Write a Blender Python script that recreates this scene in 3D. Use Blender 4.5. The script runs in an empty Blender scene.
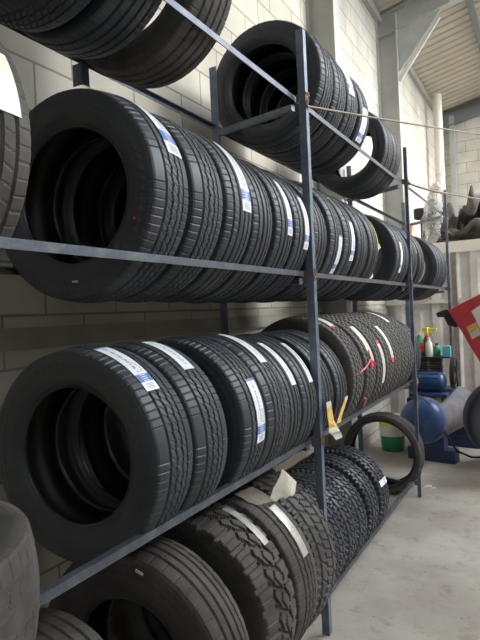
import bpy, bmesh, math, random
from mathutils import Vector, Matrix
R = random.Random(7)
sc = bpy.context.scene
col = sc.collection
PI = math.pi
CAM_H = 1.506

# ------------------------------------------------------------------ materials
def mat(name, color, rough=.6, metal=0.0, noise=None, bump=None, spec=.5, trans=0.0, alpha=1.0):
    """noise=(scale, colour2, lo, hi); bump=(scale, strength)"""
    m = bpy.data.materials.new(name); m.use_nodes = True
    nt = m.node_tree; b = nt.nodes['Principled BSDF']
    b.inputs['Base Color'].default_value = (*color, 1)
    b.inputs['Roughness'].default_value = rough
    b.inputs['Metallic'].default_value = metal
    b.inputs['Specular IOR Level'].default_value = spec
    b.inputs['Transmission Weight'].default_value = trans
    b.inputs['Alpha'].default_value = alpha
    tc = nt.nodes.new('ShaderNodeTexCoord')
    if noise:
        n = nt.nodes.new('ShaderNodeTexNoise'); n.inputs['Scale'].default_value = noise[0]
        n.inputs['Detail'].default_value = 6; n.inputs['Roughness'].default_value = .65
        nt.links.new(tc.outputs['Object'], n.inputs['Vector'])
        r = nt.nodes.new('ShaderNodeValToRGB')
        r.color_ramp.elements[0].position = noise[2]; r.color_ramp.elements[1].position = noise[3]
        r.color_ramp.elements[0].color = (*color, 1); r.color_ramp.elements[1].color = (*noise[1], 1)
        nt.links.new(n.outputs['Fac'], r.inputs['Fac']); nt.links.new(r.outputs['Color'], b.inputs['Base Color'])
    if bump:
        n2 = nt.nodes.new('ShaderNodeTexNoise'); n2.inputs['Scale'].default_value = bump[0]; n2.inputs['Detail'].default_value = 4
        nt.links.new(tc.outputs['Object'], n2.inputs['Vector'])
        bp = nt.nodes.new('ShaderNodeBump'); bp.inputs['Strength'].default_value = bump[1]; bp.inputs['Distance'].default_value = .01
        nt.links.new(n2.outputs['Fac'], bp.inputs['Height']); nt.links.new(bp.outputs['Normal'], b.inputs['Normal'])
    return m

def block_mat(name, axis, c1, c2, mortar):
    """concrete blocks 0.4 x 0.2 in world metres; axis Y or X: direction the wall runs"""
    m = bpy.data.materials.new(name); m.use_nodes = True
    nt = m.node_tree; b = nt.nodes['Principled BSDF']; b.inputs['Roughness'].default_value = .9
    b.inputs['Specular IOR Level'].default_value = .2
    tc = nt.nodes.new('ShaderNodeTexCoord'); sx = nt.nodes.new('ShaderNodeSeparateXYZ'); cx = nt.nodes.new('ShaderNodeCombineXYZ')
    nt.links.new(tc.outputs['Object'], sx.inputs[0])
    ad = nt.nodes.new('ShaderNodeMath'); ad.inputs[1].default_value = .28
    nt.links.new(sx.outputs['Y' if axis == 'Y' else 'X'], ad.inputs[0]); nt.links.new(ad.outputs[0], cx.inputs[0])
    az = nt.nodes.new('ShaderNodeMath'); az.inputs[1].default_value = .10
    nt.links.new(sx.outputs['Z'], az.inputs[0]); nt.links.new(az.outputs[0], cx.inputs[1])
    br = nt.nodes.new('ShaderNodeTexBrick'); br.inputs['Scale'].default_value = 1
    br.inputs['Brick Width'].default_value = .42; br.inputs['Row Height'].default_value = .205
    br.inputs['Mortar Size'].default_value = .006; br.inputs['Mortar Smooth'].default_value = .3
    br.inputs['Color1'].default_value = (*c1, 1); br.inputs['Color2'].default_value = (*c2, 1); br.inputs['Mortar'].default_value = (*mortar, 1)
    nt.links.new(cx.outputs[0], br.inputs['Vector'])
    n = nt.nodes.new('ShaderNodeTexNoise'); n.inputs['Scale'].default_value = 2.2; n.inputs['Detail'].default_value = 8
    nt.links.new(tc.outputs['Object'], n.inputs['Vector'])
    mr = nt.nodes.new('ShaderNodeMapRange'); mr.inputs['From Min'].default_value = .3; mr.inputs['From Max'].default_value = .7
    mr.inputs['To Min'].default_value = .8; mr.inputs['To Max'].default_value = 1.08
    nt.links.new(n.outputs['Fac'], mr.inputs['Value'])
    mx = nt.nodes.new('ShaderNodeMix'); mx.data_type = 'RGBA'; mx.blend_type = 'MULTIPLY'; mx.inputs['Factor'].default_value = 1
    nt.links.new(br.outputs['Color'], mx.inputs['A']); nt.links.new(mr.outputs['Result'], mx.inputs['B'])
    nt.links.new(mx.outputs['Result'], b.inputs['Base Color'])
    bp = nt.nodes.new('ShaderNodeBump'); bp.invert = True; bp.inputs['Strength'].default_value = .6; bp.inputs['Distance'].default_value = .006
    nt.links.new(br.outputs['Fac'], bp.inputs['Height']); nt.links.new(bp.outputs['Normal'], b.inputs['Normal'])
    return m

def floor_mat():
    m = bpy.data.materials.new('dusty_concrete'); m.use_nodes = True
    nt = m.node_tree; b = nt.nodes['Principled BSDF']; b.inputs['Roughness'].default_value = .75
    b.inputs['Specular IOR Level'].default_value = .3
    tc = nt.nodes.new('ShaderNodeTexCoord')
    def ns(scale, detail, w=.6):
        n = nt.nodes.new('ShaderNodeTexNoise'); n.inputs['Scale'].default_value = scale; n.inputs['Detail'].default_value = detail
        n.inputs['Roughness'].default_value = w; nt.links.new(tc.outputs['Object'], n.inputs['Vector']); return n
    def ramp(n, lo, hi, a, c):
        r = nt.nodes.new('ShaderNodeValToRGB'); r.color_ramp.elements[0].position = lo; r.color_ramp.elements[1].position = hi
        r.color_ramp.elements[0].color = (*a, 1); r.color_ramp.elements[1].color = (*c, 1)
        nt.links.new(n.outputs['Fac'], r.inputs['Fac']); return r
    base = ramp(ns(1.1, 8), .35, .68, (.30, .265, .225), (.50, .46, .40))
    dirt = ramp(ns(7, 10, .75), .30, .46, (.60, .55, .50), (1, 1, 1))
    spk = ramp(ns(45, 4), .27, .36, (.45, .42, .4), (1, 1, 1))
    prev = base.outputs['Color']
    for o in (dirt, spk):
        mx = nt.nodes.new('ShaderNodeMix'); mx.data_type = 'RGBA'; mx.blend_type = 'MULTIPLY'; mx.inputs['Factor'].default_value = 1
        nt.links.new(prev, mx.inputs['A']); nt.links.new(o.outputs['Color'], mx.inputs['B']); prev = mx.outputs['Result']
    nt.links.new(prev, b.inputs['Base Color'])
    bp = nt.nodes.new('ShaderNodeBump'); bp.inputs['Strength'].default_value = .25; bp.inputs['Distance'].default_value = .01
    nt.links.new(ns(14, 8).outputs['Fac'], bp.inputs['Height']); nt.links.new(bp.outputs['Normal'], b.inputs['Normal'])
    return m

def rubber(name, c, rough, c2=None):
    return mat(name, c, rough, noise=(9, c2 or tuple(x*1.5 for x in c), .4, .7), spec=.5, bump=(60, .08))
M = {}
M['tread'] = rubber('tread_rubber', (.023, .028, .036), .48)
M['side'] = rubber('sidewall_rubber', (.019, .023, .030), .48)
M['bead'] = mat('bead_rubber', (.02, .021, .023), .3)
M['liner'] = mat('liner_rubber', (.016, .017, .019), .55)
M['oldtread'] = rubber('dusty_tread_rubber', (.052, .047, .043), .72, (.105, .094, .085))
M['oldside'] = rubber('dusty_sidewall_rubber', (.032, .032, .033), .6, (.07, .066, .062))
M['greytread'] = rubber('grey_retread_rubber', (.060, .056, .053), .66, (.10, .094, .088))
M['white'] = mat('sticker_white', (.80, .83, .88), .35)
M['blue'] = mat('sticker_blue', (.10, .20, .50), .4)
M['ink'] = mat('sticker_ink', (.26, .31, .42), .4)
M['silver'] = mat('sticker_silver', (.62, .60, .54), .22, .55, noise=(30, (.85, .83, .76), .35, .65))
M['paper'] = mat('crumpled_foil_paper', (.86, .82, .70), .3, .0, noise=(25, (.95, .93, .85), .35, .6), bump=(22, .8))
M['yellow'] = mat('yellow_tape', (.62, .36, .06), .5, noise=(30, (.75, .52, .16), .4, .6))
M['cream'] = mat('cream_tape', (.62, .60, .52), .5)
M['red'] = mat('sticker_red', (.62, .04, .06), .5)
M['pink'] = mat('pink_plastic_tape', (.75, .12, .20), .45)
M['chalk'] = mat('chalk_mark', (.55, .58, .56), .8)
M['post'] = mat('blue_painted_steel', (.10, .135, .195), .42, .25, noise=(14, (.19, .215, .25), .45, .7), bump=(80, .15))
M['rail'] = mat('bare_grey_steel', (.075, .09, .115), .42, .4, noise=(10, (.15, .16, .17), .45, .7), bump=(70, .2))
M['rust'] = mat('rusty_weld', (.16, .075, .035), .8, .1, noise=(60, (.30, .15, .08), .4, .6))
M['wire'] = mat('tie_wire', (.22, .19, .16), .6, .4)
M['wall'] = block_mat('block_wall', 'Y', (.62, .585, .51), (.565, .53, .465), (.32, .30, .26))
M['wallx'] = block_mat('block_wall_far', 'X', (.66, .615, .53), (.60, .56, .48), (.34, .31, .26))
M['ledge'] = mat('bond_beam', (.30, .285, .25), .9, noise=(5, (.40, .38, .33), .3, .7))
M['floor'] = floor_mat()
M['column'] = mat('grey_painted_steel', (.36, .37, .36), .55, .0, noise=(3, (.48, .48, .44), .35, .7))
M['beamgrey'] = mat('dull_grey_steel', (.20, .215, .225), .6)
M['brace'] = mat('pale_steel', (.60, .59, .55), .5)
M['roof'] = mat('roof_sheet', (.50, .46, .40), .6, noise=(3, (.60, .555, .48), .35, .7))
M['metalsheet'] = mat('whitewashed_sheet', (.55, .53, .49), .45, noise=(2.2, (.78, .76, .71), .35, .62))
M['beam'] = mat('cream_board', (.78, .73, .62), .7)
M['pvc'] = mat('pvc_pipe', (.72, .68, .58), .45)
M['film'] = mat('plastic_film', (.22, .22, .20), .15, alpha=.5, noise=(9, (.62, .62, .58), .4, .6), bump=(14, .8))
M['scrap'] = mat('scrap_rubber', (.055, .048, .044), .8, noise=(8, (.12, .105, .095), .4, .7), bump=(20, .6))
M['tankblue'] = mat('compressor_blue', (.022, .07, .20), .32, .0, noise=(7, (.07, .12, .24), .45, .75))
M['tankdust'] = mat('compressor_dust', (.22, .19, .165), .8, noise=(9, (.10, .13, .20), .4, .7))
M['footblue'] = mat('dull_navy_steel', (.03, .05, .14), .55)
M['dark'] = mat('dark_iron', (.028, .030, .036), .5, .3, noise=(20, (.06, .06, .065), .4, .7))
M['redpaint'] = mat('red_machine_paint', (.52, .035, .05), .38, noise=(4, (.60, .07, .08), .4, .7))
M['whitepl'] = mat('white_plastic', (.80, .78, .72), .4)
M['green'] = mat('green_plastic', (.03, .30, .13), .4)
M['redpl'] = mat('red_plastic', (.55, .06, .05), .4)
M['yellowpl'] = mat('yellow_plastic', (.80, .70, .06), .45)
M['cyan'] = mat('cyan_plastic', (.15, .62, .75), .4)
M['orange'] = mat('orange_rubber', (.75, .22, .07), .55)
M['wood'] = mat('grey_wood', (.20, .17, .14), .8, noise=(12, (.30, .25, .20), .4, .6))

# ------------------------------------------------------------------ mesh helpers
class MB:
    def __init__(s): s.v = []; s.f = []; s.m = []; s.sm = []
    def add(s, vs, fs, mi=0, smooth=False):
        o = len(s.v); s.v += [tuple(v) for v in vs]
        for f in fs: s.f.append(tuple(i+o for i in f)); s.m.append(mi); s.sm.append(smooth)
        return s
    def box(s, c, d, mi=0, rot=None):
        vs = []
        for x in (-.5, .5):
            for y in (-.5, .5):
                for z in (-.5, .5):
                    p = Vector((x*d[0], y*d[1], z*d[2]))
                    if rot: p = rot @ p
                    vs.append(p + Vector(c))
        return s.add(vs, [(0,1,3,2),(4,6,7,5),(0,4,5,1),(2,3,7,6),(0,2,6,4),(1,5,7,3)], mi)
    def bar(s, a, b, w, h=None, mi=0, up=(0,0,1)):
        a, b = Vector(a), Vector(b); d = (b-a); L = d.length; d.normalize()
        u = Vector(up)
        if abs(d.dot(u)) > .98: u = Vector((1,0,0))
        x = d.cross(u).normalized(); z = x.cross(d)
        rot = Matrix((x, d, z)).transposed()
        return s.box((a+b)/2, (w, L, h or w), mi, rot)
    def prism(s, pts, a, b, mi=0):
        """pts 2D (p,q) profile; a->b sweep given frame functions: pts already lists of 3D offsets"""
        n = len(pts); a = Vector(a); b = Vector(b)
        vs = [a+Vector(p) for p in pts] + [b+Vector(p) for p in pts]
        fs = [(i, (i+1) % n, n+(i+1) % n, n+i) for i in range(n)] + [tuple(range(n))[::-1], tuple(range(n, 2*n))]
        return s.add(vs, fs, mi)
    def tube(s, pts, r, n=10, mi=0, cap=True):
        pts = [Vector(p) for p in pts]; rings = []
        rr = r if isinstance(r, (list, tuple)) else [r]*len(pts)
        ref = None
        for i, p in enumerate(pts):
            t = (pts[min(i+1, len(pts)-1)] - pts[max(i-1, 0)]).normalized()
            if ref is None: ref = Vector((0,0,1)) if abs(t.z) < .9 else Vector((1,0,0))
            x = t.cross(ref).normalized(); y = t.cross(x).normalized(); ref = -y if False else ref
            rings.append([p + (x*math.cos(2*PI*k/n) + y*math.sin(2*PI*k/n))*rr[i] for k in range(n)])
        vs = [v for rg in rings for v in rg]; fs = []
        for i in range(len(pts)-1):
            for k in range(n):
                fs.append((i*n+k, i*n+(k+1) % n, (i+1)*n+(k+1) % n, (i+1)*n+k))
        s.add(vs, fs, mi, True)
        if cap:
            o = len(vs)
            s.add(rings[0], [tuple(range(n))[::-1]], mi); s.add(rings[-1], [tuple(range(n))], mi)
        return s
    def build(s, name, mats, parent=None):
        me = bpy.data.meshes.new(name); me.from_pydata(s.v, [], s.f); me.update()
        if not isinstance(mats, (list, tuple)): mats = [mats]
        for m in mats: me.materials.append(M[m])
        me.polygons.foreach_set('material_index', s.m); me.polygons.foreach_set('use_smooth', s.sm)
        bm = bmesh.new(); bm.from_mesh(me); bmesh.ops.recalc_face_normals(bm, faces=bm.faces[:]); bm.to_mesh(me); bm.free()
        o = bpy.data.objects.new(name, me); col.objects.link(o)
        if parent: o.parent = parent
        return o

def tag(o, label=None, cat=None, group=None, kind=None):
    if label: o['label'] = label
    if cat: o['category'] = cat
    if group: o['group'] = group
    if kind: o['kind'] = kind
    return o
def empty(name, loc, rot=(0,0,0)):
    o = bpy.data.objects.new(name, None); col.objects.link(o); o.location = loc; o.rotation_euler = rot; o.empty_display_size = .05
    return o
def structure(o): o['kind'] = 'structure'; return o

# ------------------------------------------------------------------ the building
XW = -1.8; YF = 11.55; EAVE = 5.15; SL = .22
structure(MB().box((1.6, 4.0, -.05), (7.4, 16, .1)).build('floor', 'floor'))
structure(MB().box((XW-.1, 4.25, 2.6), (.2, 15.2, 5.2)).build('wall_left', 'wall'))
structure(MB().box((1.6, YF+.1, 3.2), (6.8, .2, 6.4)).build('wall_far', 'wallx'))
structure(MB().box((1.6, -3.4, 3.0), (6.8, .2, 6.0)).build('wall_near', 'wallx'))  # unseen wall behind the camera, added to hold back light from there
structure(MB().box((5.1, 4.1, 2.6), (.2, 15.1, 5.2)).build('wall_right', 'wall'))  # unseen wall, added to block low side light on the rack
structure(MB().box((XW+.012, 4.1, 1.45), (.024, 14.8, .085)).build('trim_1', 'ledge'))
# corrugated roof, ribs run up the slope (along X)
def roof():
    mb = MB(); vs = []; fs = []
    pitch = .19; y = -3.4; ys = []
    while y < YF+.05:
        ys += [(y, 0), (y+pitch*.56, 0), (y+pitch*.66, .022), (y+pitch*.90, .022)]; y += pitch
    x0, x1 = XW-.25, 1.7
    n = len(ys)
    for x in (x0, x1):
        for yy, dz in ys: vs.append((x, yy, EAVE+(x-XW)*SL+dz+.02))
    for x in (x0, x1):
        for yy, dz in ys: vs.append((x, yy, EAVE+(x-XW)*SL+dz+.024))
    for k in range(n-1):
        fs.append((k, k+1, n+k+1, n+k)); fs.append((2*n+k, 3*n+k, 3*n+k+1, 2*n+k+1))
    fs.append((0, n, 3*n, 2*n)); fs.append((n-1, 2*n+n-1, 3*n+n-1, n+n-1))
    mb.add(vs, fs)
    return structure(mb.build('ceiling', 'roof'))
roof()
def roof_unseen():  # unseen roof piece, added to keep sky light off the near end
    mb = MB(); mb.bar((1.7, -3.45, EAVE+(1.7-XW)*SL+.03), (1.7, 1.0, EAVE+(1.7-XW)*SL+.03), .01)
    z1 = EAVE+(1.7-XW)*SL
    mb = MB().box((3.45, (SKY0-3.4)/2, z1+.05), (3.6, SKY0+3.4, .04))
    return structure(mb.build('trim_14', 'roof'))
SKY0 = 4.1  # sky opening starts here, set to darken the near left wall
roof_unseen()
# eave plate and purlin
structure(MB().bar((XW+.03, -3.3, EAVE-.03), (XW+.03, YF, EAVE-.03), .06, .10).build('trim_2', 'column'))
def purlin(x):
    z = EAVE+(x-XW)*SL; mb = MB()
    pts = [(-.06,0,0),(0,0,0),(0,0,-.17),(.06,0,-.17),(.06,0,-.15),(.065,0,-.15),(.065,0,-.176),(-.006,0,-.176),(-.006,0,-.006),(-.06,0,-.006)]
    mb.prism(pts, (x, -3.3, z+.015), (x, YF, z+.015))
    return structure(mb.build('trim_3', 'beamgrey'))
purlin(-.78); purlin(.55)
# columns (I-section: web in X, flange facing the room) with rafters
def ibeam_column(y, n):
    mb = MB(); x0 = XW; x1 = -1.555
    mb.box(((x0+x1)/2, y, 2.50), (x1-x0, .012, 5.0))
    mb.box((x0+.008, y, 2.56), (.014, .15, 5.12)); mb.box((x1, y, 2.56), (.014, .15, 5.12))
    mb.box((x0+.14, y, .012), (.40, .26, .024))
    return structure(mb.build('trim_%d' % n, 'column'))
def rafter(y, n, haunch=True, m='column'):
    a = Vector((XW+.02, y, EAVE-.15)); b = Vector((1.7, y, EAVE-.15+(1.68-XW+.02)*SL))
    mb = MB(); mb.bar(a+Vector((0,.02,0)), b+Vector((0,.02,0)), .012, .26)
    for dz in (-.13, .13): mb.bar(a+Vector((0,0,dz)), b+Vector((0,0,dz)), .13, .014)
    # haunch plate
    hx = -1.0
    if haunch: mb.add([(-1.55, y-.016, EAVE-.75), (-1.55, y-.016, EAVE-.15), (hx, y-.016, EAVE+(hx-XW)*SL-.26),
            (-1.55, y+.010, EAVE-.75), (-1.55, y+.010, EAVE-.15), (hx, y+.010, EAVE+(hx-XW)*SL-.26)],
           [(0,1,2),(3,5,4),(0,3,4,1),(1,4,5,2),(0,2,5,3)])
    return structure(mb.build('trim_%d' % n, m))
ibeam_column(4.75, 4); ibeam_column(7.12, 5); 
rafter(7.12, 6); rafter(YF-.12, 7, False, 'beamgrey')
structure(MB().bar((-1.545, 7.10, 4.30), (-1.06, 7.10, 4.94), .05, .03, up=(0,1,0)).build('trim_8', 'brace'))
structure(MB().bar((XW+.25, YF-.1, 0), (XW+.25, YF-.1, 5.1), .09, .09).build('trim_9', 'column'))
# corrugated partition with board on top, mezzanine deck behind it
def partition():
    mb = MB(); vs = []; fs = []; pitch = .22; x = XW; xs = []
    while x < 2.6: xs += [(x, 0), (x+pitch*.40, 0), (x+pitch*.52, -.035), (x+pitch*.88, -.035)]; x += pitch
    n = len(xs); y0 = 6.98
    for z in (0, 2.12):
        for xx, dy in xs: vs.append((xx, y0+dy, z))
    for z in (0, 2.12):
        for xx, dy in xs: vs.append((xx, y0+dy+.006, z))
    for k in range(n-1):
        fs.append((k, k+1, n+k+1, n+k)); fs.append((2*n+k, 3*n+k, 3*n+k+1, 2*n+k+1))
    fs.append((n, 2*n-1, 4*n-1, 3*n)); mb.add(vs, fs)
    return structure(mb.build('wall_partition', 'metalsheet'))
partition()
structure(MB().box((.4, 6.98, 2.175), (4.4, .09, .13)).build('trim_10', 'beam'))
structure(MB().box((.4, 9.2, 2.16), (4.4, 4.5, .08)).build('trim_11', 'wood'))
structure(MB().box((.4, 6.93, 1.55), (4.4, .03, .045)).build('trim_12', 'metalsheet'))
structure(MB().box((-.98, 6.93, 1.06), (.05, .05, 2.1)).build('trim_13', 'wood'))

# ------------------------------------------------------------------ shelving rack
XF = -1.0024; XB = XF-.52
LV = [CAM_H-1.3796, CAM_H-.5963, CAM_H+.1856, CAM_H+.9952]
YA, YB, YC, YN = 2.5226, 4.7557, 6.793, -.35
rack = empty('tyre_rack', (XF, 3.2, 0))
tag(rack, 'tall blue and grey welded angle-steel rack of shelves holding the tyre rows', 'rack')
def rbuild(mb, name, m): 
    o = mb.build(name, m, rack); o.matrix_parent_inverse = Matrix.Translation((-XF, -3.2, 0)); return o
t = .004; w = .042
def post(x, y, z1, sx, z0=0):
    mb = MB()
    # corner of L at the outer side
    L = [(0,0),(sx*-w,0),(sx*-w,t),(sx*-t,t),(sx*-t,w),(0,w)]
    mb.prism([(a, b, 0) for a, b in L], (x, y, z0), (x, y, z1))
    return rbuild(mb, 'post', 'post')
PX = -.950
def front_post(y, z1, q=1.0):
    L = [(PX,0),(PX-.036*q,0),(PX-.036*q,t),(PX-t,t),(PX-t,.034*q),(PX,.034*q)]
    rbuild(MB().prism([(a, b, 0) for a, b in L], (0, y, 0), (0, y, z1)), 'post', 'post')
for y, zf, yb_ in ((YN, 2.80, YN), (2.415, 2.80, YA), (4.490, 2.75, YB), (6.37, 2.74, YC)):
    front_post(y, zf, .72 if y > 4 else 1.0); post(XB, yb_, zf, -1)
def rail(x, y0, y1, z, sx):
    h = .024; mb = MB()
    L = [(0,0),(0,-h),(-sx*.004,-h),(-sx*.004,-.004),(-sx*h,-.004),(-sx*h,0)]
    mb.prism([(a, 0, b) for a, b in L], (x, y0, z), (x, y1, z))
    return rbuild(mb, 'rail', 'rail')
for k, z in enumerate(LV):
    y0 = YA if k == 0 else YN; y1 = YC+.04 if k >= 2 else YB+.04
    rail(XF, y0, y1, z, 1); rail(XB, y0, y1, z, -1)
    for y in (YN, YA, YB, YC):
        if y < y0 or y > y1: continue
        fy = {YN: YN, YA: 2.415, YB: 4.490, YC: 6.37}[y]+.02
        rbuild(MB().bar((XF-.02, fy, z-.045), (XB, y+.02, z-.045), .028, .028), 'cross_brace', 'post')
        rbuild(MB().box(((XF+PX)/2+.002, fy-.016, z-.015), (PX-XF-.006, .006, .036)), 'gusset', 'rust')
for y in (2.415, 4.490):
    for z in LV[1:]:
        mb = MB()
        for i in range(14):
            a = R.random()*2*PI; p = (PX+.001, y+.020+R.uniform(-.018,.018), z-.018+R.uniform(-.03,.03))
            mb.box(p, (.004, R.uniform(.006,.014), R.uniform(.006,.016)))
        rbuild(mb, 'weld', 'rust')
mb = MB(); mb.box((XB+.01, 1.56, LV[3]-.075), (.05, .004, .08)); mb.box((XB+.033, 1.575, LV[3]-.075), (.004, .034, .08))
rbuild(mb, 'bracket', 'post')
# tie wires
def wire(a, b, r, label, sag=.01):
    a, b = Vector(a), Vector(b); pts = []
    for i in range(13):
        q = i/12; p = a.lerp(b, q); p.z -= sag*4*q*(1-q); pts.append(p)
    o = MB().tube(pts, r, 8).build('tie_wire', 'wire'); tag(o, label, 'wire'); return o
wire((PX+.006, 2.41, 2.44), (-.23, 6.5, 3.17), .006, 'upper brownish tie wire running right from the near full-height post')
wire((PX+.01, 4.50, 2.465), (PX+.01, 6.40, 2.70), .011, 'lower grey tie rod joining the two far rack posts')
wire((PX+.012, 6.40, 2.70), (-.29, 7.5, 2.66), .008, 'short grey tie rod running right from the farthest rack post')

# ------------------------------------------------------------------ tyres
def fr(x): return x-math.floor(x)
def tri(x): return abs(fr(x)*2-1)*2-1
def touring(N, phase=0):
    def f(th, s):
        q = th*N/(2*PI)
        a = abs(s); d = 0
        for g, wd, zz in ((-.52,.04,.0),(-.18,.036,.035),(.18,.036,.035),(.52,.04,.0)):
            if abs(s-g-zz*tri(q*.5)) < wd: d = .006
        if a > .58 and fr(q) < .13: d = max(d, .0022)
        if a < .48 and fr(q+s*3.0) < .14: d = max(d, .002)
        return d
    return f
def ribbed(N):
    def f(th, s):
        q = th*N/(2*PI); a = abs(s); d = 0
        for g in (-.62,-.22,.22,.62):
            if abs(s-g) < .05: d = .007
        if a > .68 and fr(q) < .14: d = max(d, .0018)
        if .27 < a < .57 and fr(q+s) < .14: d = max(d, .0016)
        return d
    return f
def allterrain(N):
    def f(th, s):
        q = th*N/(2*PI); a = abs(s); d = 0
        z = .10*tri(q)
        if abs(s-.36-z) < .065 or abs(s+.36-z) < .065: d = .011
        if abs(s-.10*tri(q+.35)) < .045: d = .010
        if a > .42 and fr(q+(.5 if s > 0 else 0)) < .26: d = max(d, .011)
        if a <= .42 and fr(q+.5+s*.9) < .20: d = max(d, .009)
        if a > .42 and .60 < fr(q+(.5 if s > 0 else 0)) < .66: d = max(d, .003)
        return d
    return f
def retread(N):
    def f(th, s):
        q = th*N/(2*PI); a = abs(s); d = 0
        for g in (-.70,-.34,0,.34,.70):
            if abs(s-g-.02*tri(q)) < .05: d = .008
        if fr(q+(.5 if int((s+1.05)/.35) % 2 else 0)) < .24: d = max(d, .0028)
        return d
    return f
def lugged(N):
    def f(th, s):
        q = th*N/(2*PI); a = abs(s); d = 0
        if a > .74 and fr(q) < .42: d = .010
        if abs(a-.72) < .035: d = .008
        if abs(a-.28-.03*tri(q)) < .04: d = .009
        if a < .25 and fr(q+s) < .22: d = .007
        if .32 < a < .70 and fr(q*.5+s) < .12: d = .005
        return d
    return f

def sweep_part(name, prof, NA, Rad, m, disp=None, smooth=True, parent=None):
    """prof: list of (y, r); closed around the axis Y, centre height = Rad"""
    n = len(prof); vs = []; fs = []
    for i in range(NA):
        th = 2*PI*i/NA; c, s_ = math.cos(th), math.sin(th)
        for j, (y, r) in enumerate(prof):
            dy, dr = disp(th, j) if disp else (0, 0)
            rr = r+dr
            vs.append((rr*c, y+dy, Rad+rr*s_))
    for i in range(NA):
        a = i*n; b = ((i+1) % NA)*n
        for j in range(n-1): fs.append((a+j, a+j+1, b+j+1, b+j))
    me = bpy.data.meshes.new(name); me.from_pydata(vs, [], fs); me.update()
    me.polygons.foreach_set('use_smooth', [smooth]*len(fs)); me.materials.append(M[m])
    return me

def lettering(seed, NA, r0, r1):
    """raised sidewall marks: a list of cells along the circumference that are up"""
    g = random.Random(seed); cells = {}
    k = 0
    for start, cnt in ((.10, 16), (.42, 12), (.62, 18), (.86, 8)):
        a = start
        for q in range(cnt):
            if g.random() < .85: cells[int(a*NA)] = g.choice(((1,1,1),(1,0,1),(0,1,1),(1,1,0)))
            a += 2.0/NA if NA > 300 else 2.0/NA
    return cells

protos = {}
def tyre_proto(key, Rad, W, rim, pattern, NA, NX, mt, ms, crown=.010, seed=1, sharp=.86):
    meshes = {}
    hw = W/2; sh = hw*sharp                      # tread half width
    # tread: flat crown with rounded shoulders wrapping down
    prof = []; S = []
    for j in range(NX+1):
        s = -1+2*j/NX; prof.append((s*sh, Rad-crown*s*s-.0)); S.append(s)
    ext = []
    for q in (.35, .7, 1.0):                      # shoulder roll
        ext.append((sh+(hw*.965-sh)*math.sin(q*PI/2), Rad-crown-.030*(1-math.cos(q*PI/2))))
    left = [(-y, r) for y, r in reversed(ext)]; prof2 = left+prof+ext; S2 = [-1.04]*0+[-1.15,-1.10,-1.05]+S+[1.05,1.10,1.15]
    def disp(th, j):
        s = S2[j]
        if abs(s) > 1.12: return (0, 0)
        return (0, -pattern(th, max(-1, min(1, s))))
    meshes['tread'] = sweep_part('tread', prof2, NA, Rad, mt, disp, smooth=False)
    # sidewall
    y_s, r_s = ext[-1]; H = r_s-rim
    pts = [(y_s, r_s)]
    NS = 16
    for q in range(1, NS+1):
        u = q/NS
        y = hw*(.965+.035*math.sin(min(1, u*2.2)*PI/2)) if u < .45 else hw*(1-.24*((u-.45)/.55)**1.7)
        r = r_s-H*u
        if q in (3,): y += .0018
        if q in (11,): y += .002
        if q == 14: y += .0025
        pts.append((y, r))
    cells = lettering(seed, NA, 0, 0)
    def dside(th, j, sg):
        i = int(round(th/(2*PI)*NA)) % NA
        if i in cells and 5 <= j <= 8:
            b = cells[i]
            if b[(j-5) % 3]: return (sg*.0011, 0)
        if j in (1, 2) and fr(th*60/(2*PI)) < .4: return (sg*.0012, 0)
        return (0, 0)
    meshes['sidewall_near'] = sweep_part('sidewall', [(-y, r) for y, r in pts], NA, Rad, ms, lambda th, j: dside(th, j, -1))
    meshes['sidewall_far'] = sweep_part('sidewall', pts, max(96, NA//3), Rad, ms)
    yb, rb = pts[-1]
    bead = []
    for k in range(9):
        a = k/8*2*PI; bead.append((yb-.007+.008*math.cos(a), rb+.001+.007*math.sin(a)))
    meshes['bead_far'] = sweep_part('bead', bead, 128, Rad, 'bead')
    meshes['bead_near'] = sweep_part('bead', [(-y, r) for y, r in bead], 128, Rad, 'bead')
    inn = [(yb-.012, rb+.002), (yb-.006, rb+.03), (hw-.014, rb+H*.45), (hw-.016, r_s-H*.22), (sh*.93, Rad-.028), (sh*.5, Rad-.019-crown*.3)]
    inner = inn+[(0, Rad-.018)]+[(-y, r) for y, r in reversed(inn)]
    meshes['inner_liner'] = sweep_part('inner_liner', inner, 128, Rad, 'liner')
    protos[key] = (Rad, W, meshes, crown, sh)

HI, MD, LO = 576, 384, 240
tyre_proto('T_near', .325, .198, .209, touring(82), HI, 48, 'tread', 'side', seed=3)
tyre_proto('T_near2', .325, .198, .209, ribbed(82), HI, 44, 'tread', 'side', seed=5)
tyre_proto('T_mid', .325, .196, .209, touring(64), MD, 36, 'tread', 'side', seed=8)
tyre_proto('T_top', .305, .225, .200, touring(64), MD, 36, 'tread', 'side', seed=9)
tyre_proto('T_slim', .318, .176, .205, ribbed(64), MD, 32, 'tread', 'side', seed=12)
tyre_proto('T_far', .325, .198, .207, ribbed(48), LO, 24, 'tread', 'side', seed=4)
tyre_proto('T_rib', .335, .220, .207, ribbed(60), HI, 44, 'oldtread', 'oldside', seed=14)
tyre_proto('T_re', .345, .200, .207, retread(64), MD, 36, 'greytread', 'oldside', seed=21)
tyre_proto('T_at', .385, .250, .215, allterrain(30), HI, 52, 'oldtread', 'oldside', crown=.016, seed=31, sharp=.90)
tyre_proto('T_worn', .385, .195, .215, ribbed(44), HI, 40, 'oldtread', 'oldside', crown=.016, seed=33, sharp=.80)
tyre_proto('T_truck', .385, .215, .215, touring(70), HI, 44, 'oldtread', 'oldside', seed=37)
tyre_proto('T_lug', .395, .240, .215, lugged(64), HI, 48, 'greytread', 'oldside', crown=.014, seed=39, sharp=.93)
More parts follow.
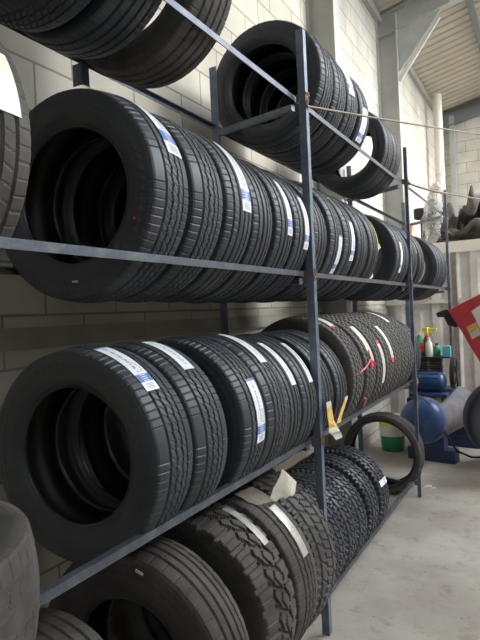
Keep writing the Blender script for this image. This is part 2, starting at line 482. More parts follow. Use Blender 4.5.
tyre_proto('T_small', .310, .190, .190, lugged(56), MD, 36, 'tread', 'side', seed=41)
tyre_proto('T_thin', .325, .185, .262, ribbed(40), MD, 30, 'oldtread', 'side', seed=43)

X0 = (XF+XB)/2
Rg = lambda Rad: math.sqrt(Rad*Rad-.26*.26)
def patch(Rad, crown, sh, a0, a1, y0, y1, lift=.0022, kind='blue', seed=0, curl=0):
    """sticker on the tread: a0 upper angle, a1 lower angle (deg from the front, up positive)"""
    g = random.Random(seed); NL, NW = 96, 14
    vs = []; fs = []; mi = []
    for i in range(NL+1):
        u = i/NL; a = math.radians(a0+(a1-a0)*u)
        for j in range(NW+1):
            y = y0+(y1-y0)*j/NW; s = max(-1.2, min(1.2, y/sh))
            rr = Rad-crown*s*s+lift
            if abs(s) > 1: rr -= (abs(s)-1)*.05
            if curl: rr += curl*max(0, u-.6)**2*6
            vs.append((rr*math.cos(a), y, Rad+rr*math.sin(a)))
    rowtxt = {}
    for i in range(NL):
        for j in range(NW):
            k = 0; u = (i+.5)/NL
            if kind == 'blue':
                if .74 < u < .86: k = 1 if not (4 <= j <= 9 and i % 3 == 0) else 0
                elif u > .89 and i % 2 == 0 and 2 < j < 11 and u < .97: k = 2
                elif u < .70 and 5 <= j <= 7 and g.random() < .58 and i > 5 and i % 9: k = 2
                elif .50 < u < .71 and j in (9, 11) and g.random() < .6: k = 2
                elif u < .04: k = 1
            elif kind == 'text':
                if 6 <= j <= 8 and g.random() < .5 and .08 < u < .9 and i % 8: k = 2
            elif kind == 'redend':
                if u > .9: k = 1
                elif 6 <= j <= 7 and g.random() < .4: k = 2
            elif kind == 'redtop':
                if u < .09: k = 1
                elif 6 <= j <= 7 and g.random() < .4: k = 2
            elif kind == 'silver':
                if 5 <= j <= 8 and g.random() < .4 and .1 < u < .55: k = 2
                if u > .86 and i % 3 == 0 and 2 < j < 12: k = 2
            elif kind == 'yellow':
                if u < .16: k = 2 if i % 4 == 0 else 1
            elif kind == 'yellowline':
                k = 1 if u > .93 else 0
            fs.append((i*(NW+1)+j, i*(NW+1)+j+1, (i+1)*(NW+1)+j+1, (i+1)*(NW+1)+j)); mi.append(k)
    mats = {'blue': ['white','blue','ink'], 'text': ['white','blue','ink'], 'redend': ['cream','red','ink'], 'redtop': ['cream','red','ink'],
            'silver': ['silver','blue','ink'], 'glare': ['paper','blue','ink'], 'yellow': ['yellow','cream','ink'], 'yellowline': ['yellowpl','blue','ink']}[kind]
    me = bpy.data.meshes.new('sticker'); me.from_pydata(vs, [], fs); me.update()
    for m in mats: me.materials.append(M[m])
    me.polygons.foreach_set('material_index', mi); me.polygons.foreach_set('use_smooth', [True]*len(fs))
    return me
count = [0]
def tyre(key, y, label, group, level=None, x=None, z=None, yaw=0, tilt=0, sticker=None, name='tyre', rot=None):
    Rad, W, meshes, crown, sh = protos[key]
    if level is not None:
        x = X0 if x is None else x; z = LV[level]+Rg(Rad)-Rad+.001
    root = empty(name, (x, y, z), rot or (math.radians(tilt), 0, math.radians(yaw)))
    tag(root, label, 'tyre', group)
    kids = {}
    for k, me in meshes.items():
        o = bpy.data.objects.new(me.name.split('.')[0], me); col.objects.link(o); kids[k] = o
    for k, o in kids.items(): o.parent = kids[k.replace('bead', 'sidewall')] if k.startswith('bead') else root
    count[0] += 1
    for stk in (sticker if isinstance(sticker, list) else [sticker] if sticker else []):
        a0, a1, dy, wd, kind = stk[:5]
        me = patch(Rad, crown, sh, a0, a1, dy-wd/2, dy+wd/2, kind=kind, seed=count[0])
        o = bpy.data.objects.new('sticker', me); col.objects.link(o); o.parent = root
        o['label'] = {'blue':'white paper sticker with a blue band near its lower end','text':'white paper sticker with small print','redend':'cream sticker with a red lower end',
                      'redtop':'cream sticker with a red upper end','glare':'large glaring pale label','silver':'worn silvery sticker','yellow':'yellow tape label with a pale top','yellowline':'thin yellow sticker edge'}[kind]
    return root
G1, G2, G3, G0 = 'tyres on the lower shelf', 'tyres on the middle shelf', 'tyres on the top shelf', 'tyres standing on the floor under the rack'
# lower shelf (level 1)
t1 = tyre('T_near', 1.280, 'nearest new black tyre on the lower shelf, wide blue-banded white sticker on top', G1, 1, sticker=(78, 37, -.022, .058, 'blue'), yaw=3)
tyre('T_near', 1.495, 'new black tyre second from the near end of the lower shelf, sticker across its top', G1, 1, sticker=(80, 45, .010, .058, 'text'), yaw=-1)
tyre('T_near', 1.775, 'new black tyre on the lower shelf, its sticker hanging low, past a dark gap', G1, 1, sticker=(30, -12, .025, .072, 'blue'), yaw=1.5)
tyre('T_mid', 1.972, 'new tyre on the lower shelf, sticker over its top just behind the low-stickered tyre', G1, 1, sticker=(80, 39, .02, .06, 'text'))
tyre('T_slim', 2.140, 'new tyre on the lower shelf, first of two close white stickers before the blue post', G1, 1, sticker=(63, 19, .03, .058, 'text'))
tyre('T_slim', 2.322, 'new tyre on the lower shelf whose white sticker ends just left of the blue post', G1, 1, sticker=(58, 17, .03, .055, 'text'))
ya = tyre('T_slim', 2.545, 'tyre on the lower shelf right behind the blue post with a long dangling yellow tape', G1, 1)
yb = tyre('T_slim', 2.755, 'tyre on the lower shelf with a shorter yellow tape, last before the taller grey ones', G1, 1)
tyre('T_re', 2.965, 'taller grey block-tread tyre on the lower shelf with a faded cream label over its top', G1, 1, sticker=(76, 52, -.02, .055, 'redend'))
tw = tyre('T_re', 3.21, 'grey block-tread tyre with pink tape tied to its cream red-ended sticker', G1, 1, sticker=(50, 5, .0, .075, 'redend'))
tyre('T_re', 3.435, 'grey block-tread tyre with a low cream sticker, red at its upper end', G1, 1, sticker=(29, -16, .01, .065, 'redtop'))
tyre('T_re', 3.66, 'grey block-tread tyre with a high cream sticker ending red at centre front', G1, 1, sticker=(46, 2, .01, .07, 'redend'))
tyre('T_re', 3.865, 'grey block-tread tyre without a sticker, between two stickered ones on the lower shelf', G1, 1)
tyre('T_re', 4.07, 'grey block-tread tyre with a plain white strip over its top near the shelf end', G1, 1, sticker=(80, 49, .0, .05, 'text'))
tyre('T_re', 4.275, 'bare grey tyre second from the far end of the lower shelf', G1, 1)
tyre('T_mid', 4.630, 'dark tyre at the far end of the lower shelf beside the blue compressor', G1, 1)
# middle shelf (level 2)
l2n = tyre('T_rib', .725, 'ribbed tyre cut by the left edge on the middle shelf, with a large glaring label', G2, 2, sticker=(29, 4, .02, .10, 'glare'))
t2 = tyre('T_near', 1.322, 'nearest full tyre on the middle shelf, open face with a small red dot', G2, 2, sticker=(72, 17, .03, .085, 'blue'), yaw=3)
tyre('T_near', 1.53, 'new tyre on the middle shelf with no sticker, second of the full row', G2, 2, yaw=1)
tyre('T_near2', 1.740, 'new tyre third in the middle shelf row, its sticker ending at mid-height', G2, 2, sticker=(50, -3, .035, .078, 'blue'))
tyre('T_slim', 1.935, 'bare tyre fourth in the middle shelf row, left of the stickered pair', G2, 2)
tyre('T_slim', 2.135, 'left one of the two stickered tyres left of the post, middle shelf', G2, 2, sticker=(37, -9, .035, .066, 'blue'))
tyre('T_slim', 2.325, 'right one of the two stickered tyres left of the post, middle shelf', G2, 2, sticker=(28, -17, .03, .064, 'blue'))
tyre('T_slim', 2.55, 'bare tyre directly behind the blue post on the middle shelf', G2, 2)
tyre('T_mid', 2.76, 'tyre on the middle shelf right of the post with a sticker reaching the rail', G2, 2, sticker=(0, -36, .03, .066, 'blue'))
tyre('T_mid', 2.98, 'tyre on the middle shelf with a white sticker at centre front, before the yellow-lined one', G2, 2, sticker=(18, -21, .02, .07, 'blue'))
tyre('T_far', 3.22, 'bare tyre on the middle shelf next to the yellow-lined one', G2, 2)
tyre('T_far', 3.46, 'tyre on the middle shelf with a thin yellow line, just before the bright gap', G2, 2, sticker=(30, -5, .05, .035, 'yellowline'))
tyre('T_mid', 4.12, 'tyre on the middle shelf just past the bright gap, with a pale blue-white sticker', G2, 2, sticker=[(16, -24, .03, .085, 'blue')])
tyre('T_far', 4.33, 'bare tyre on the middle shelf hidden behind the one past the bright gap', G2, 2)
tyre('T_far', 4.64, 'tyre on the middle shelf at the far post with a short yellow sticker high up', G2, 2, sticker=(24, 7, .03, .03, 'yellowline'))
tyre('T_far', 4.92, 'bare tyre on the middle shelf just beyond the far post', G2, 2)
tyre('T_far', 5.72, 'first of the last three tyres on the middle shelf, its dark face showing', G2, 2)
tyre('T_far', 5.93, 'second of the last three tyres at the far end of the middle shelf', G2, 2)
tyre('T_far', 6.14, 'farthest tyre on the middle shelf, against the corrugated sheet', G2, 2, sticker=(2, -32, .05, .03, 'text'))
# top shelf (level 3)
tyre('T_rib', .90, 'leftmost tyre on the top shelf, only its dark underside in view', G3, 3)
tyre('T_near', 1.13, 'second tyre from the left on the top shelf, seen from below above the white slits', G3, 3)
tyre('T_near2', 1.35, 'third tyre on the top shelf, seen from below, left of the ribbed last one', G3, 3)
tyre('T_rib', 1.662, 'last of the near tyres on the top shelf, ribbed tread at the top edge', G3, 3)
tyre('T_mid', 2.725, 'tyre on the top shelf facing us behind the crossing braces and blue post top', G3, 3)
tyre('T_mid', 2.93, 'bare tyre on the top shelf immediately behind the open-faced one by the post', G3, 3)
tyre('T_mid', 3.14, 'tyre on the top shelf with the higher one of two white stickers', G3, 3, sticker=(42, 2, -.04, .07, 'blue'))
tyre('T_mid', 3.375, 'tyre on the top shelf with a white sticker reaching the rail, beside the bright hole', G3, 3, sticker=(2, -34, -.03, .075, 'blue'))
tyre('T_top', 4.04, 'tyre on the top shelf just past the bright hole, its open face turned to us', G3, 3)
tyre('T_top', 4.275, 'last tyre on the top shelf, against the grey wall column', G3, 3)
# floor row under the rack
tyre('T_rib', 1.06, 'lowest nearest tyre on the floor, mostly cut by the bottom edge, chalk mark inside', G0, x=-1.30, z=0)
tw1 = tyre('T_worn', 1.455, 'worn brownish tyre on the floor with a dark open face and a small white tag', G0, x=-1.24, z=0, yaw=2)
tyre('T_at', 1.80, 'knobbly all-terrain tyre on the floor with a silvery sticker on its blocks', G0, x=-1.25, z=0, sticker=(74, 42, .06, .05, 'silver'))
t3l = tyre('T_truck', 2.05, 'used dusty tyre on the floor with a long silver sticker, right of the knobbly one', G0, x=-1.26, z=0, sticker=(56, 21, .02, .055, 'silver'))
tl = tyre('T_lug', 2.262, 'broad grey tyre with lugged shoulder on the floor by the foot of the blue post', G0, x=-1.265, z=0)
SG = 'small dark tyres on the bottom rail'
for y, lb in ((2.64, 'small knobbly dark tyre on the bottom rail, half hidden by the blue post'), (2.83, 'small knobbly dark tyre on the bottom rail, second right of the blue post'),
              (3.03, 'small knobbly dark tyre on the bottom rail, in the middle of its row'), (3.27, 'small knobbly dark tyre on the bottom rail, just before the one with a white mark')):
    tyre('T_small', y, lb, SG, 0, yaw=R.uniform(-2, 2))
tyre('T_small', 3.52, 'small knobbly dark tyre on the bottom rail with a short white mark on its tread', SG, 0, sticker=(24, 17, .0, .14, 'text'))
tyre('T_thin', 4.56, 'large thin-walled tyre standing alone by the far post, seen through like a hoop', None, 0, x=X0+.01)
# tyre lying flat at the near end of the lower shelf
Rad = .335
ft = tyre('T_rib', .50, 'dusty tyre lying flat at the left edge, overhanging the lower shelf rail', G1, x=0, z=0, name='tyre')
ft.rotation_euler = (PI/2+math.radians(2), 0, 0); ft.location = (-1.105, .49+Rad, LV[1]+.113)

def addpart(root, mb, name, m, label=None):
    o = mb.build(name, m, root)
    if label: o['label'] = label
    return o
# red paint dot and little tags on near faces
def disc_on_face(root, key, r, a, y_off, size, name, m, label):
    Rad, W, meshes, crown, sh = protos[key]; a = math.radians(a); c = Vector((r*math.cos(a), -W/2-y_off, Rad+r*math.sin(a)))
    vs = [c+Vector((size*math.cos(k*PI/6), 0, size*math.sin(k*PI/6))) for k in range(12)]+[c+Vector((size*math.cos(k*PI/6), -.0012, size*math.sin(k*PI/6))) for k in range(12)]
    fs = [tuple(range(12)), tuple(range(23, 11, -1))]+[(k, (k+1) % 12, 12+(k+1) % 12, 12+k) for k in range(12)]
    mb = MB().add(vs, fs); return addpart(root, mb, name, m, label)
disc_on_face(t2, 'T_near', .264, -22, .0005, .0048, 'paint_dot', 'red', 'small red paint dot')
o = addpart(t2, MB().box((.02, -.1015, .325-.262), (.022, .002, .006)), 'tag', 'chalk', 'small pale tag')
o = addpart(tw1, MB().box((.075, -.100, .385+.325), (.030, .003, .009), rot=Matrix.Rotation(math.radians(20), 3, 'Y')), 'tag', 'cream', 'small white tag')

# yellow tapes dangling over the rail
def ribbon(root, path, wid, mats, name, label, split=None):
    """path local pts; width along local Y"""
    vs = []; fs = []; mi = []; n = len(path)
    for k, (p, tw_) in enumerate(path):
        p = Vector(p); d = Vector((math.sin(tw_)*.6, math.cos(tw_), .0)).normalized()*wid/2
        vs += [p-d, p+d, p+d+Vector((.0012, 0, 0)), p-d+Vector((.0012, 0, 0))]
    for k in range(n-1):
        a = k*4; b = a+4
        for q in range(4): fs.append((a+q, a+(q+1) % 4, b+(q+1) % 4, b+q)); mi.append(split(k/(n-1)) if split else 0)
    me = bpy.data.meshes.new(name); me.from_pydata(vs, [], fs); me.update()
    for m in mats: me.materials.append(M[m])
    me.polygons.foreach_set('material_index', mi)
    o = bpy.data.objects.new(name, me); col.objects.link(o); o.parent = root; o['label'] = label; return o
def arc(Rad, a0, a1, n, y0, y1, lift=.004):
    out = []
    for k in range(n):
        u = k/(n-1); a = math.radians(a0+(a1-a0)*u); out.append(((( Rad+lift)*math.cos(a), y0+(y1-y0)*u, Rad+(Rad+lift)*math.sin(a)), 0))
    return out
def wpath(root, pts, tws): return [(Vector(p)-root.location, q) for p, q in zip(pts, tws)]
ribbon(ya, wpath(ya, [(-.928, 2.475, 1.078), (-.926, 2.478, 1.05), (-.925, 2.48, 1.02), (-.922, 2.485, .985), (-.915, 2.488, .955), (-.905, 2.47, .94), (-.90, 2.49, .925), (-.895, 2.51, .90)],
       (0, 0, .1, .1, .5, .9, .6, .3)), .062, ['yellow', 'cream'], 'tape', 'yellow tape with a crumpled pale end hanging over the rail', lambda u: 1 if u < .13 or u > .55 else 0)
ribbon(yb, wpath(yb, [(-.932, 2.75, 1.062), (-.93, 2.73, 1.045), (-.93, 2.69, 1.02), (-.93, 2.64, .985), (-.928, 2.60, .955)], (0, 0, .1, .1, .2)), .045, ['yellow', 'cream'], 'tape', 'slanting yellow tape with a pale top', lambda u: 1 if u < .2 else 0)
# pink tape on the retread
mb = MB()
def onr(a, y, l=.004): a = math.radians(a); return ((.345+l)*math.cos(a), y, .345+(.345+l)*math.sin(a))
mb.tube([onr(2, -.30, -.012), onr(4, -.24, -.006), onr(6, -.17), onr(9, -.10), onr(12, -.03), onr(8, .02), onr(5, .04)], .0055, 6)
mb.tube([onr(12, -.03), onr(17, -.035), onr(21, -.02)], .005, 6); mb.tube([onr(12, -.03), onr(7, -.045), onr(3, -.05)], .005, 6)
addpart(tw, mb, 'tape', 'pink', 'pink plastic tape tied round the tread')
addpart(tw, MB().tube([onr(-24, -.10), onr(-27, -.09), onr(-31, -.065), onr(-34, -.04)], .008, 6), 'tape', 'pink', 'loose end of pink tape')
# crumpled bright paper on the truck tyre
def paper_sheet(root, corners, n=9, name='paper_label'):
    a, b, c, d = [Vector(q) for q in corners]; vs = []; fs = []
    g = random.Random(5)
    for lay in (0, 1):
        g = random.Random(5)
        for i in range(n):
            for j in range(n):
                u, v = i/(n-1), j/(n-1); p = a*(1-u)*(1-v)+b*u*(1-v)+c*u*v+d*(1-u)*v
                nr = (b-a).cross(d-a).normalized()
                p += nr*(.004*math.sin(u*5+v*3)+g.uniform(-.002, .002)+lay*.0008); vs.append(p)
    for lay in (0, 1):
        o = lay*n*n
        for i in range(n-1):
            for j in range(n-1): fs.append((o+i*n+j, o+i*n+j+1, o+(i+1)*n+j+1, o+(i+1)*n+j))
    mb = MB().add(vs, fs, 0, True); o = mb.build(name, 'paper', root); return o
def onT(Rad, a, y, l): a = math.radians(a); return ((Rad+l)*math.cos(a), y, Rad+(Rad+l)*math.sin(a))
ps = paper_sheet(t3l, [(.195, .04, .715), (.262, .04, .86), (.256, .20, .755), (.215, .20, .622)])
ps['label'] = 'bright crumpled foil paper standing off the tread'
ps = paper_sheet(t3l, [onT(.385, 62, -.05, .004), onT(.385, 76, -.08, .01), onT(.385, 74, .06, .012), onT(.385, 58, .05, .006)])
for k_ in range(1): ps.data.materials[0] = M['oldtread'] if False else M['wood']
ps['label'] = 'brown torn paper flap'

# ------------------------------------------------------------------ air compressor
comp = empty('air_compressor', (-1.03, 5.9, 0)); tag(comp, 'blue belt-driven air compressor with dusty horizontal tank behind the rack end', 'compressor')
MI = Matrix.Translation((1.03, -5.9, 0))
def cb(mb, name, m, label=None, parent=None):
    o = mb.build(name, m, parent or comp)
    if not parent: o.matrix_parent_inverse = MI
    if label: o['label'] = label
    return o
A = Vector((-1.13, 5.30, .42)); B = Vector((-.90, 6.45, .42)); ax = (B-A).normalized(); TR = .215
def domed(A, B, r, n=28, dome=.11):
    L = (B-A).length; ax = (B-A).normalized(); pts = []; rr = []
    for k in range(7): a = k/6*PI/2; pts.append(A+ax*(dome*(1-math.sin(a)))); rr.append(max(.003, r*math.cos(PI/2-a)) if k else .003)
    for k in range(7): a = k/6*PI/2; pts.append(B-ax*(dome*(1-math.cos(a)))); rr.append(max(.003, r*math.cos(a)))
    return pts, rr
pts, rr = domed(A, B, TR)
pts2 = []; rr2 = []
for k in range(8): a = k/7*PI/2; pts2.append(A+ax*(.12*(1-math.sin(a)))); rr2.append(max(.004, TR*math.cos(PI/2-a)))
pts2.append(A+ax*.12+ax*.02); rr2.append(TR)
pts2 = [A+ax*(.12*(1-math.cos(k/7*PI/2))) for k in range(8)]; rr2 = [max(.004, TR*math.sin(k/7*PI/2)) for k in range(8)]
mb = MB().tube(pts2+[A+ax*.16], rr2+[TR], 36); cb(mb, 'tank_end', 'tankblue', 'domed blue tank end')
p3 = [A+ax*.16, A+ax*.17, B-ax*.13]+[B-ax*(.12*(1-math.sin(k/7*PI/2))) for k in range(8)]; r3 = [TR, TR+.002, TR+.002]+[max(.004, TR*math.cos(k/7*PI/2)) for k in range(8)]
cb(MB().tube(p3, r3, 36), 'tank', 'tankdust', 'dusty tank body')
for q in (.30, .88):
    c = A.lerp(B, q); sd = Vector((ax.y, -ax.x, 0))
    mb = MB(); rot = Matrix((sd, ax, Vector((0,0,1)))).transposed()
    mb.box(c+Vector((0,0,-.36)), (.46, .13, .12), 0, rot); mb.box(c+Vector((0,0,-.25)), (.26, .10, .14), 0, rot)
    cb(mb, 'foot', 'footblue')
top = Vector((-1.06, 5.75, .66))
cb(MB().box(top+Vector((0,.05,-.01)), (.34, .62, .03)), 'platform', 'footblue')
# motor: cylinder across X with fins
mb = MB().tube([top+Vector((x, -.10, .10)) for x in (-.20, -.195, .10, .13, .15)], [.06, .095, .095, .08, .03], 24)
for k in range(12):
    a = k/12*2*PI; mb.bar(top+Vector((-.17, -.10+.095*math.cos(a), .10+.095*math.sin(a))), top+Vector((.09, -.10+.095*math.cos(a), .10+.095*math.sin(a))), .008, .012)
mo = cb(mb, 'motor', 'tankblue'); 
o = MB().box(top+Vector((-.13, -.205, .12)), (.07, .012, .045)).build('rating_plate', 'whitepl', mo); o.matrix_parent_inverse = Matrix()
# pump heads
mb = MB()
for dx in (-.12, .02):
    c = top+Vector((dx, .12, 0))
    mb.tube([c+Vector((0,0,.02)), c+Vector((0,0,.16))], .055, 18)
    for k in range(6): mb.box(c+Vector((0,0,.17+k*.022)), (.125, .125, .010))
    mb.box(c+Vector((0,0,.305)), (.12, .12, .03))
cb(mb, 'pump', 'dark')
mb = MB().tube([top+Vector((.0, -.18, -.01)), top+Vector((.0, -.18, -.01))+Vector((0,.0,.0001))], .01, 6)
mb = MB(); mb.box(top+Vector((-.12, -.27, -.08)), (.13, .08, .10)); mb.box(top+Vector((-.04, -.27, -.08)), (.02, .09, .11))
cb(mb, 'pressure_switch', 'dark')
cb(MB().box(top+Vector((.085, -.22, -.06)), (.05, .01, .05)), 'warning_label', 'yellowpl', 'small yellow warning label')
mb = MB(); c = top+Vector((.20, .03, .17))
mb.tube([c+Vector((-.02,0,0)), c+Vector((.02,0,0))], .15, 26)
for k in range(5): a = k/5*2*PI; mb.bar(c+Vector((.022,0,0)), c+Vector((.022, .14*math.cos(a), .14*math.sin(a))), .02, .008)
cb(mb, 'belt_guard', 'dark')
cb(MB().tube([top+Vector((.06,-.02,.02)), top+Vector((.12,-.25,-.12)), top+Vector((.16,-.35,-.34)), top+Vector((.24,-.25,-.52)), top+Vector((.34,-.05,-.62)), top+Vector((.5,.1,-.645))], .010, 8), 'air_hose', 'dark')
# valve and hose hanging under the lower shelf end
vp = MB().tube([(-1.05, 4.92, .90), (-1.06, 4.93, .80), (-1.05, 4.94, .70), (-1.04, 4.95, .62)], .010, 8); vp.tube([(-1.05, 4.94, .74), (-1.0, 5.0, .70), (-.97, 5.08, .64)], .006, 8); vp.tube([(-1.05,4.94,.70),(-1.05,4.945,.66)], .022, 10)
tag(vp.build('air_valve', 'wire'), 'grey air valve with a thin hose hanging between the rack end and compressor', 'valve')

# things standing on the compressor
def bottle(loc, h, r, m, label, capm=None, name='bottle', neck=.35, mid=None):
    root = empty(name, loc); tag(root, label, 'bottle')
    body = MB().tube([(0,0,0), (0,0,.004), (0,0,h*.68), (0,0,h*.80), (0,0,h*.88)], [r*.9, r, r, r*.6, r*neck], 20)
    body.build('body', m, root)
    MB().tube([(0,0,h*.87), (0,0,h)], r*neck*1.25, 14).build('cap', capm or m, root)
    if mid: MB().tube([(0,0,h*.2), (0,0,h*.55)], r*1.02, 20, cap=False).build('label_band', mid, root)
    return root
zt = top.z+.32
shelf = MB().box((-1.06, 5.87, zt+.005), (.34, .20, .012))
cb(shelf, 'top_tray', 'dark')
bottle((-1.195, 5.87, zt+.011), .25, .042, 'green', 'green bottle with a red band standing on the compressor', 'whitepl', mid='redpl')
bottle((-1.095, 5.84, zt+.011), .19, .034, 'whitepl', 'plain white bottle standing on the compressor', 'whitepl')
sp = bottle((-1.13, 5.93, zt+.011), .24, .036, 'redpl', 'red spray bottle with a yellow trigger head on the compressor', 'yellowpl')
mb = MB(); mb.box((.0, -.03, .268), (.05, .13, .045)); mb.box((.055, -.03, .268), (.10, .05, .03)); mb.bar((.04,-.03,.25), (.06,-.03,.20), .014)
mb.build('trigger_head', 'yellowpl', sp)
bottle((-1.03, 5.91, zt+.011), .13, .035, 'green', 'short green bottle between the white bottle and the cyan tin', 'dark')
r_ = empty('tin', (-.93, 5.87, zt+.011)); tag(r_, 'small cyan tin at the right end of the compressor top', 'tin')
MB().box((0,0,.05), (.075, .06, .10)).build('body', 'cyan', r_); MB().box((0,0,.104), (.05, .045, .010)).build('lid', 'whitepl', r_)

# ------------------------------------------------------------------ red wheel balancer at the right edge
wb = empty('wheel_balancer', (-.42, 5.0, 0)); tag(wb, 'red workshop machine at the right edge with a tilted red hood and white panel', 'machine')
MW = Matrix.Translation((.42, -5.0, 0))
def wbp(mb, name, m, label=None):
    o = mb.build(name, m, wb); o.matrix_parent_inverse = MW
    if label: o['label'] = label
    return o
Yr = 5.0
def slab(pts, y0, th, mb=None, mi=0):
    n = len(pts); vs = [(x, y0, z) for x, z in pts]+[(x, y0+th, z) for x, z in pts]
    fs = [tuple(range(n)), tuple(range(2*n-1, n-1, -1))]+[(k, (k+1) % n, n+(k+1) % n, n+k) for k in range(n)]
    return (mb or MB()).add(vs, fs, mi)
hood = slab([(-.775, 1.455), (-.585, 1.55), (-.30, 1.68), (-.12, 1.5), (-.30, .90), (-.52, .98), (-.675, 1.285)], Yr, .16)
h = wbp(hood, 'hood', 'redpaint')
bv = h.modifiers.new('bevel', 'BEVEL'); bv.width = .012; bv.segments = 3
wbp(slab([(-.585, 1.44), (-.50, 1.50), (-.30, 1.56), (-.24, 1.40), (-.50, 1.24)], Yr-.006, .008), 'panel', 'whitepl', 'white panel on the hood')
wbp(slab([(-.630, 1.31), (-.545, 1.355), (-.515, 1.245), (-.590, 1.205)], Yr-.005, .006), 'warning_label', 'yellow', 'yellow and white warning label')
wbp(slab([(-.605, 1.262), (-.540, 1.300), (-.522, 1.245), (-.588, 1.212)], Yr-.008, .005), 'label_print', 'cream')
arm = slab([(-.875, 1.435), (-.86, 1.40), (-.81, 1.40), (-.78, 1.33), (-.72, 1.31), (-.68, 1.33), (-.74, 1.455), (-.80, 1.465)], Yr+.03, .08)
wbp(arm, 'nozzle', 'dark', 'dark jagged end of the hood')
mb = MB(); mb.box((-.18, 5.62, .42), (.42, .5, .84)); b_ = wbp(mb, 'cabinet', 'redpaint'); bb = b_.modifiers.new('bevel', 'BEVEL'); bb.width = .02; bb.segments = 3
wbp(MB().bar((-.14, 5.5, .8), (-.2, 5.12, 1.25), .08, .10), 'hood_arm', 'dark')
wbp(MB().tube([(-.36, 5.38, .56), (-.36, 5.10, .56)], .03, 16), 'shaft', 'brace')
# wheel on its shaft
wh = empty('wheel', (-.50, 4.98, .28)); tag(wh, 'black wheel mounted at the right edge under the red machine hood', 'wheel')
for nm, prof, m in (('tyre_body', [(-.06,.20),(-.085,.24),(-.09,.28),(-.075,.31),(-.05,.32),(0,.323),(.05,.32),(.075,.31),(.09,.28),(.085,.24),(.06,.20),(-.06,.20)], 'side'),
                    ('rim', [(-.06,.20),(-.065,.205),(-.055,.185),(-.02,.17),(-.015,.04),(.0,.03),(.0,.0301)], 'dark')):
    me = sweep_part(nm, prof, 96, .32, m); o = bpy.data.objects.new(nm, me); col.objects.link(o); o.parent = wh
wh.rotation_euler = (0, 0, math.radians(22))
wh.location = (-.36, 4.98, .24)

# ------------------------------------------------------------------ mezzanine things
def scrap(loc, size, seed, rot, label):
    g = random.Random(seed); n = 22; m_ = 10; vs = []; fs = []
    ph = [g.uniform(0, 6) for _ in range(6)]
    for lay in (0, 1):
        for i in range(n):
            for j in range(m_):
                u = i/(n-1)*2-1; v = j/(m_-1)*2-1
                edge = 1+.22*math.sin(v*9+ph[4])*abs(u)
                x = u*size[0]/2*edge; y = v*size[1]/2*(1+.2*math.sin(u*8+ph[5]))
                z = size[2]*(.5+.35*math.sin(u*3+ph[0])*math.cos(v*2+ph[1])+.22*math.sin(u*7+v*4+ph[2])+.12*math.sin(v*11+ph[3]))
                vs.append((x, y, max(.0, z)+lay*.016))
    for lay in (0, 1):
        o = lay*n*m_
        for i in range(n-1):
            for j in range(m_-1): fs.append((o+i*m_+j, o+i*m_+j+1, o+(i+1)*m_+j+1, o+(i+1)*m_+j))
    N = n*m_
    for i in range(n-1):
        for j in (0, m_-1): fs.append((i*m_+j, (i+1)*m_+j, N+(i+1)*m_+j, N+i*m_+j))
    for j in range(m_-1):
        for i in (0, n-1): fs.append((i*m_+j, i*m_+j+1, N+i*m_+j+1, N+i*m_+j))
    o = MB().add(vs, fs, 0, True).build('rubber_scrap', 'scrap'); o.location = loc; o.rotation_euler = (0, 0, rot)
    tag(o, label, 'scrap', 'scrap rubber on the mezzanine'); return o
scrap((-.66, 7.28, 2.205), (.84, .36, .26), 2, .1, 'flattest torn rubber strip at the front edge of the cream board')
scrap((-.38, 7.90, 2.205), (.62, .55, .66), 9, -.3, 'tall crumpled rubber piece on the mezzanine by the right edge')
scrap((-1.12, 8.25, 2.205), (.66, .50, .80), 17, .4, 'peaked dark rubber piece on the mezzanine behind the flattest strip')
# PVC downpipe with plastic wrapped round its lower end
pp = empty('downpipe', (-1.60, 10.2, 3.4)); tag(pp, 'cream plastic downpipe in the far corner beside the block wall', 'pipe')
o = MB().tube([(0,0,0), (0,0,1.72)], .075, 20).build('pipe', 'pvc', pp)
MB().tube([(0,0,.32), (0,0,.36)], .082, 20).build('clamp', 'brace', pp)
g = random.Random(4); pts = []; rad = []
for k in range(18):
    u = k/17; pts.append((-1.29+.10*u+g.uniform(-.006,.006), 7.22, 2.243+.76*u))
    rad.append(.045+.075*math.sin(min(1, u*.85+.15)*PI)+g.uniform(-.010,.010))
pw = MB().tube(pts, rad, 18, cap=False).build('plastic_wrap', 'film')
tag(pw, 'clear crinkled plastic wrap standing on the cream board in front of the downpipe', 'plastic')
bx = empty('speaker_box', (-1.47, 7.62, 2.2)); tag(bx, 'small dark box on a short dark stand above the partition', 'box')
b_ = MB().box((0, 0, .51), (.15, .12, .15)).build('box', 'dark', bx); bb = b_.modifiers.new('bevel', 'BEVEL'); bb.width = .03; bb.segments = 3
MB().box((.03, 0, .22), (.05, .05, .44)).build('stand', 'dark', bx)
oc = MB().tube([(-1.62, 7.35, 2.26), (-1.64, 7.35, 2.40), (-1.63, 7.35, 2.54), (-1.58, 7.35, 2.60), (-1.53, 7.35, 2.55), (-1.55, 7.35, 2.42), (-1.50, 7.35, 2.32), (-1.46, 7.35, 2.24)], .025, 10)
tag(oc.build('hose', 'orange'), 'coiled orange hose on the mezzanine beside the grey column', 'hose')
# bucket seen through the hoop tyre
bk = empty('bucket', (-1.52, 5.92, .0)); tag(bk, 'green bucket with a white and yellow label seen through the hoop tyre', 'bucket')
MB().tube([(0,0,0), (0,0,.005), (0,0,.34)], [.11, .115, .14], 24).build('body', 'green', bk)
MB().tube([(0,0,.16), (0,0,.27)], [.1285, .1355], 24, cap=False).build('label_band', 'whitepl', bk)
MB().tube([(0,0,.27), (0,0,.315)], [.1355, .1395], 24, cap=False).build('label_stripe', 'yellowpl', bk)
MB().tube([(0,0,.335), (0,0,.36)], .146, 24).build('lid', 'whitepl', bk)
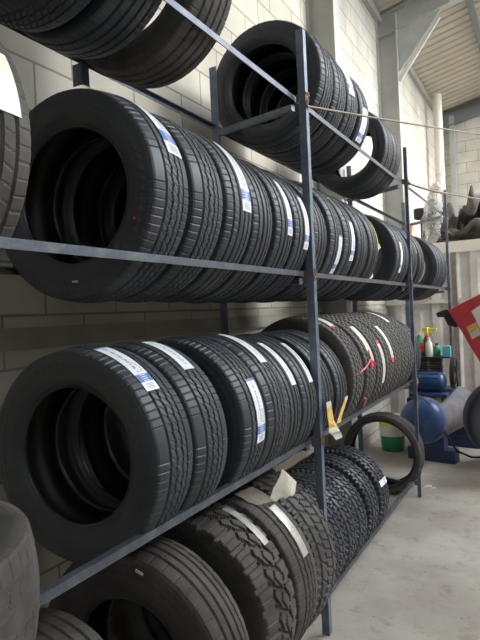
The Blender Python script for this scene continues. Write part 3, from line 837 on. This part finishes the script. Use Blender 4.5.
# small litter on the floor by the far post
for i, (x, y, s, lb) in enumerate(((-.95, 4.78, .035, 'larger white paper scrap on the floor by the far post'), (-.90, 4.74, .022, 'smaller white paper scrap right of the larger one on the floor'))):
    mb = MB().add([(x-s,y-s*.6,.001),(x+s,y-s*.4,.004),(x+s*.7,y+s*.6,.012),(x-s*.8,y+s*.5,.003),(x,y,.018)], [(0,1,4),(1,2,4),(2,3,4),(3,0,4),(0,3,2,1)])
    tag(mb.build('paper_scrap', 'whitepl'), lb, 'litter')

# ------------------------------------------------------------------ light
w_ = bpy.data.worlds.new('sky'); sc.world = w_; w_.use_nodes = True
bg = w_.node_tree.nodes['Background']; bg.inputs['Color'].default_value = (.86, .93, 1.0, 1); bg.inputs['Strength'].default_value = 11.0
sd = bpy.data.lights.new('sun', 'SUN'); sd.energy = 4.2; sd.angle = math.radians(25); sd.color = (1, .95, .84)
so = bpy.data.objects.new('sun', sd); col.objects.link(so)
so.rotation_euler = Vector((-.85, -.12, -.42)).to_track_quat('-Z', 'Y').to_euler()

# ------------------------------------------------------------------ camera
YAW, PITCH, ROLL = .5086403, -.0104052, .04640388
cd = bpy.data.cameras.new('camera'); cam = bpy.data.objects.new('camera', cd); col.objects.link(cam)
cd.sensor_fit = 'VERTICAL'; cd.sensor_height = 24; cd.lens = 560/640*24; cd.clip_start = .02; cd.clip_end = 100
fwd = Vector((-math.sin(YAW)*math.cos(PITCH), math.cos(YAW)*math.cos(PITCH), math.sin(PITCH)))
right0 = Vector((math.cos(YAW), math.sin(YAW), 0)); up0 = right0.cross(fwd)
# image x axis = u cos r + v sin r, image down = -u sin r + v cos r  (v down)
right = right0*math.cos(ROLL) - up0*math.sin(ROLL)
up = up0*math.cos(ROLL) + right0*math.sin(ROLL)
cam.matrix_world = Matrix(((right.x, up.x, -fwd.x, 0), (right.y, up.y, -fwd.y, 0), (right.z, up.z, -fwd.z, CAM_H), (0, 0, 0, 1)))
sc.camera = cam
sc.view_settings.view_transform = 'Standard'; sc.view_settings.look = 'None'
sc.view_settings.exposure = 0; sc.view_settings.gamma = 1; sc.view_settings.use_curve_mapping = False
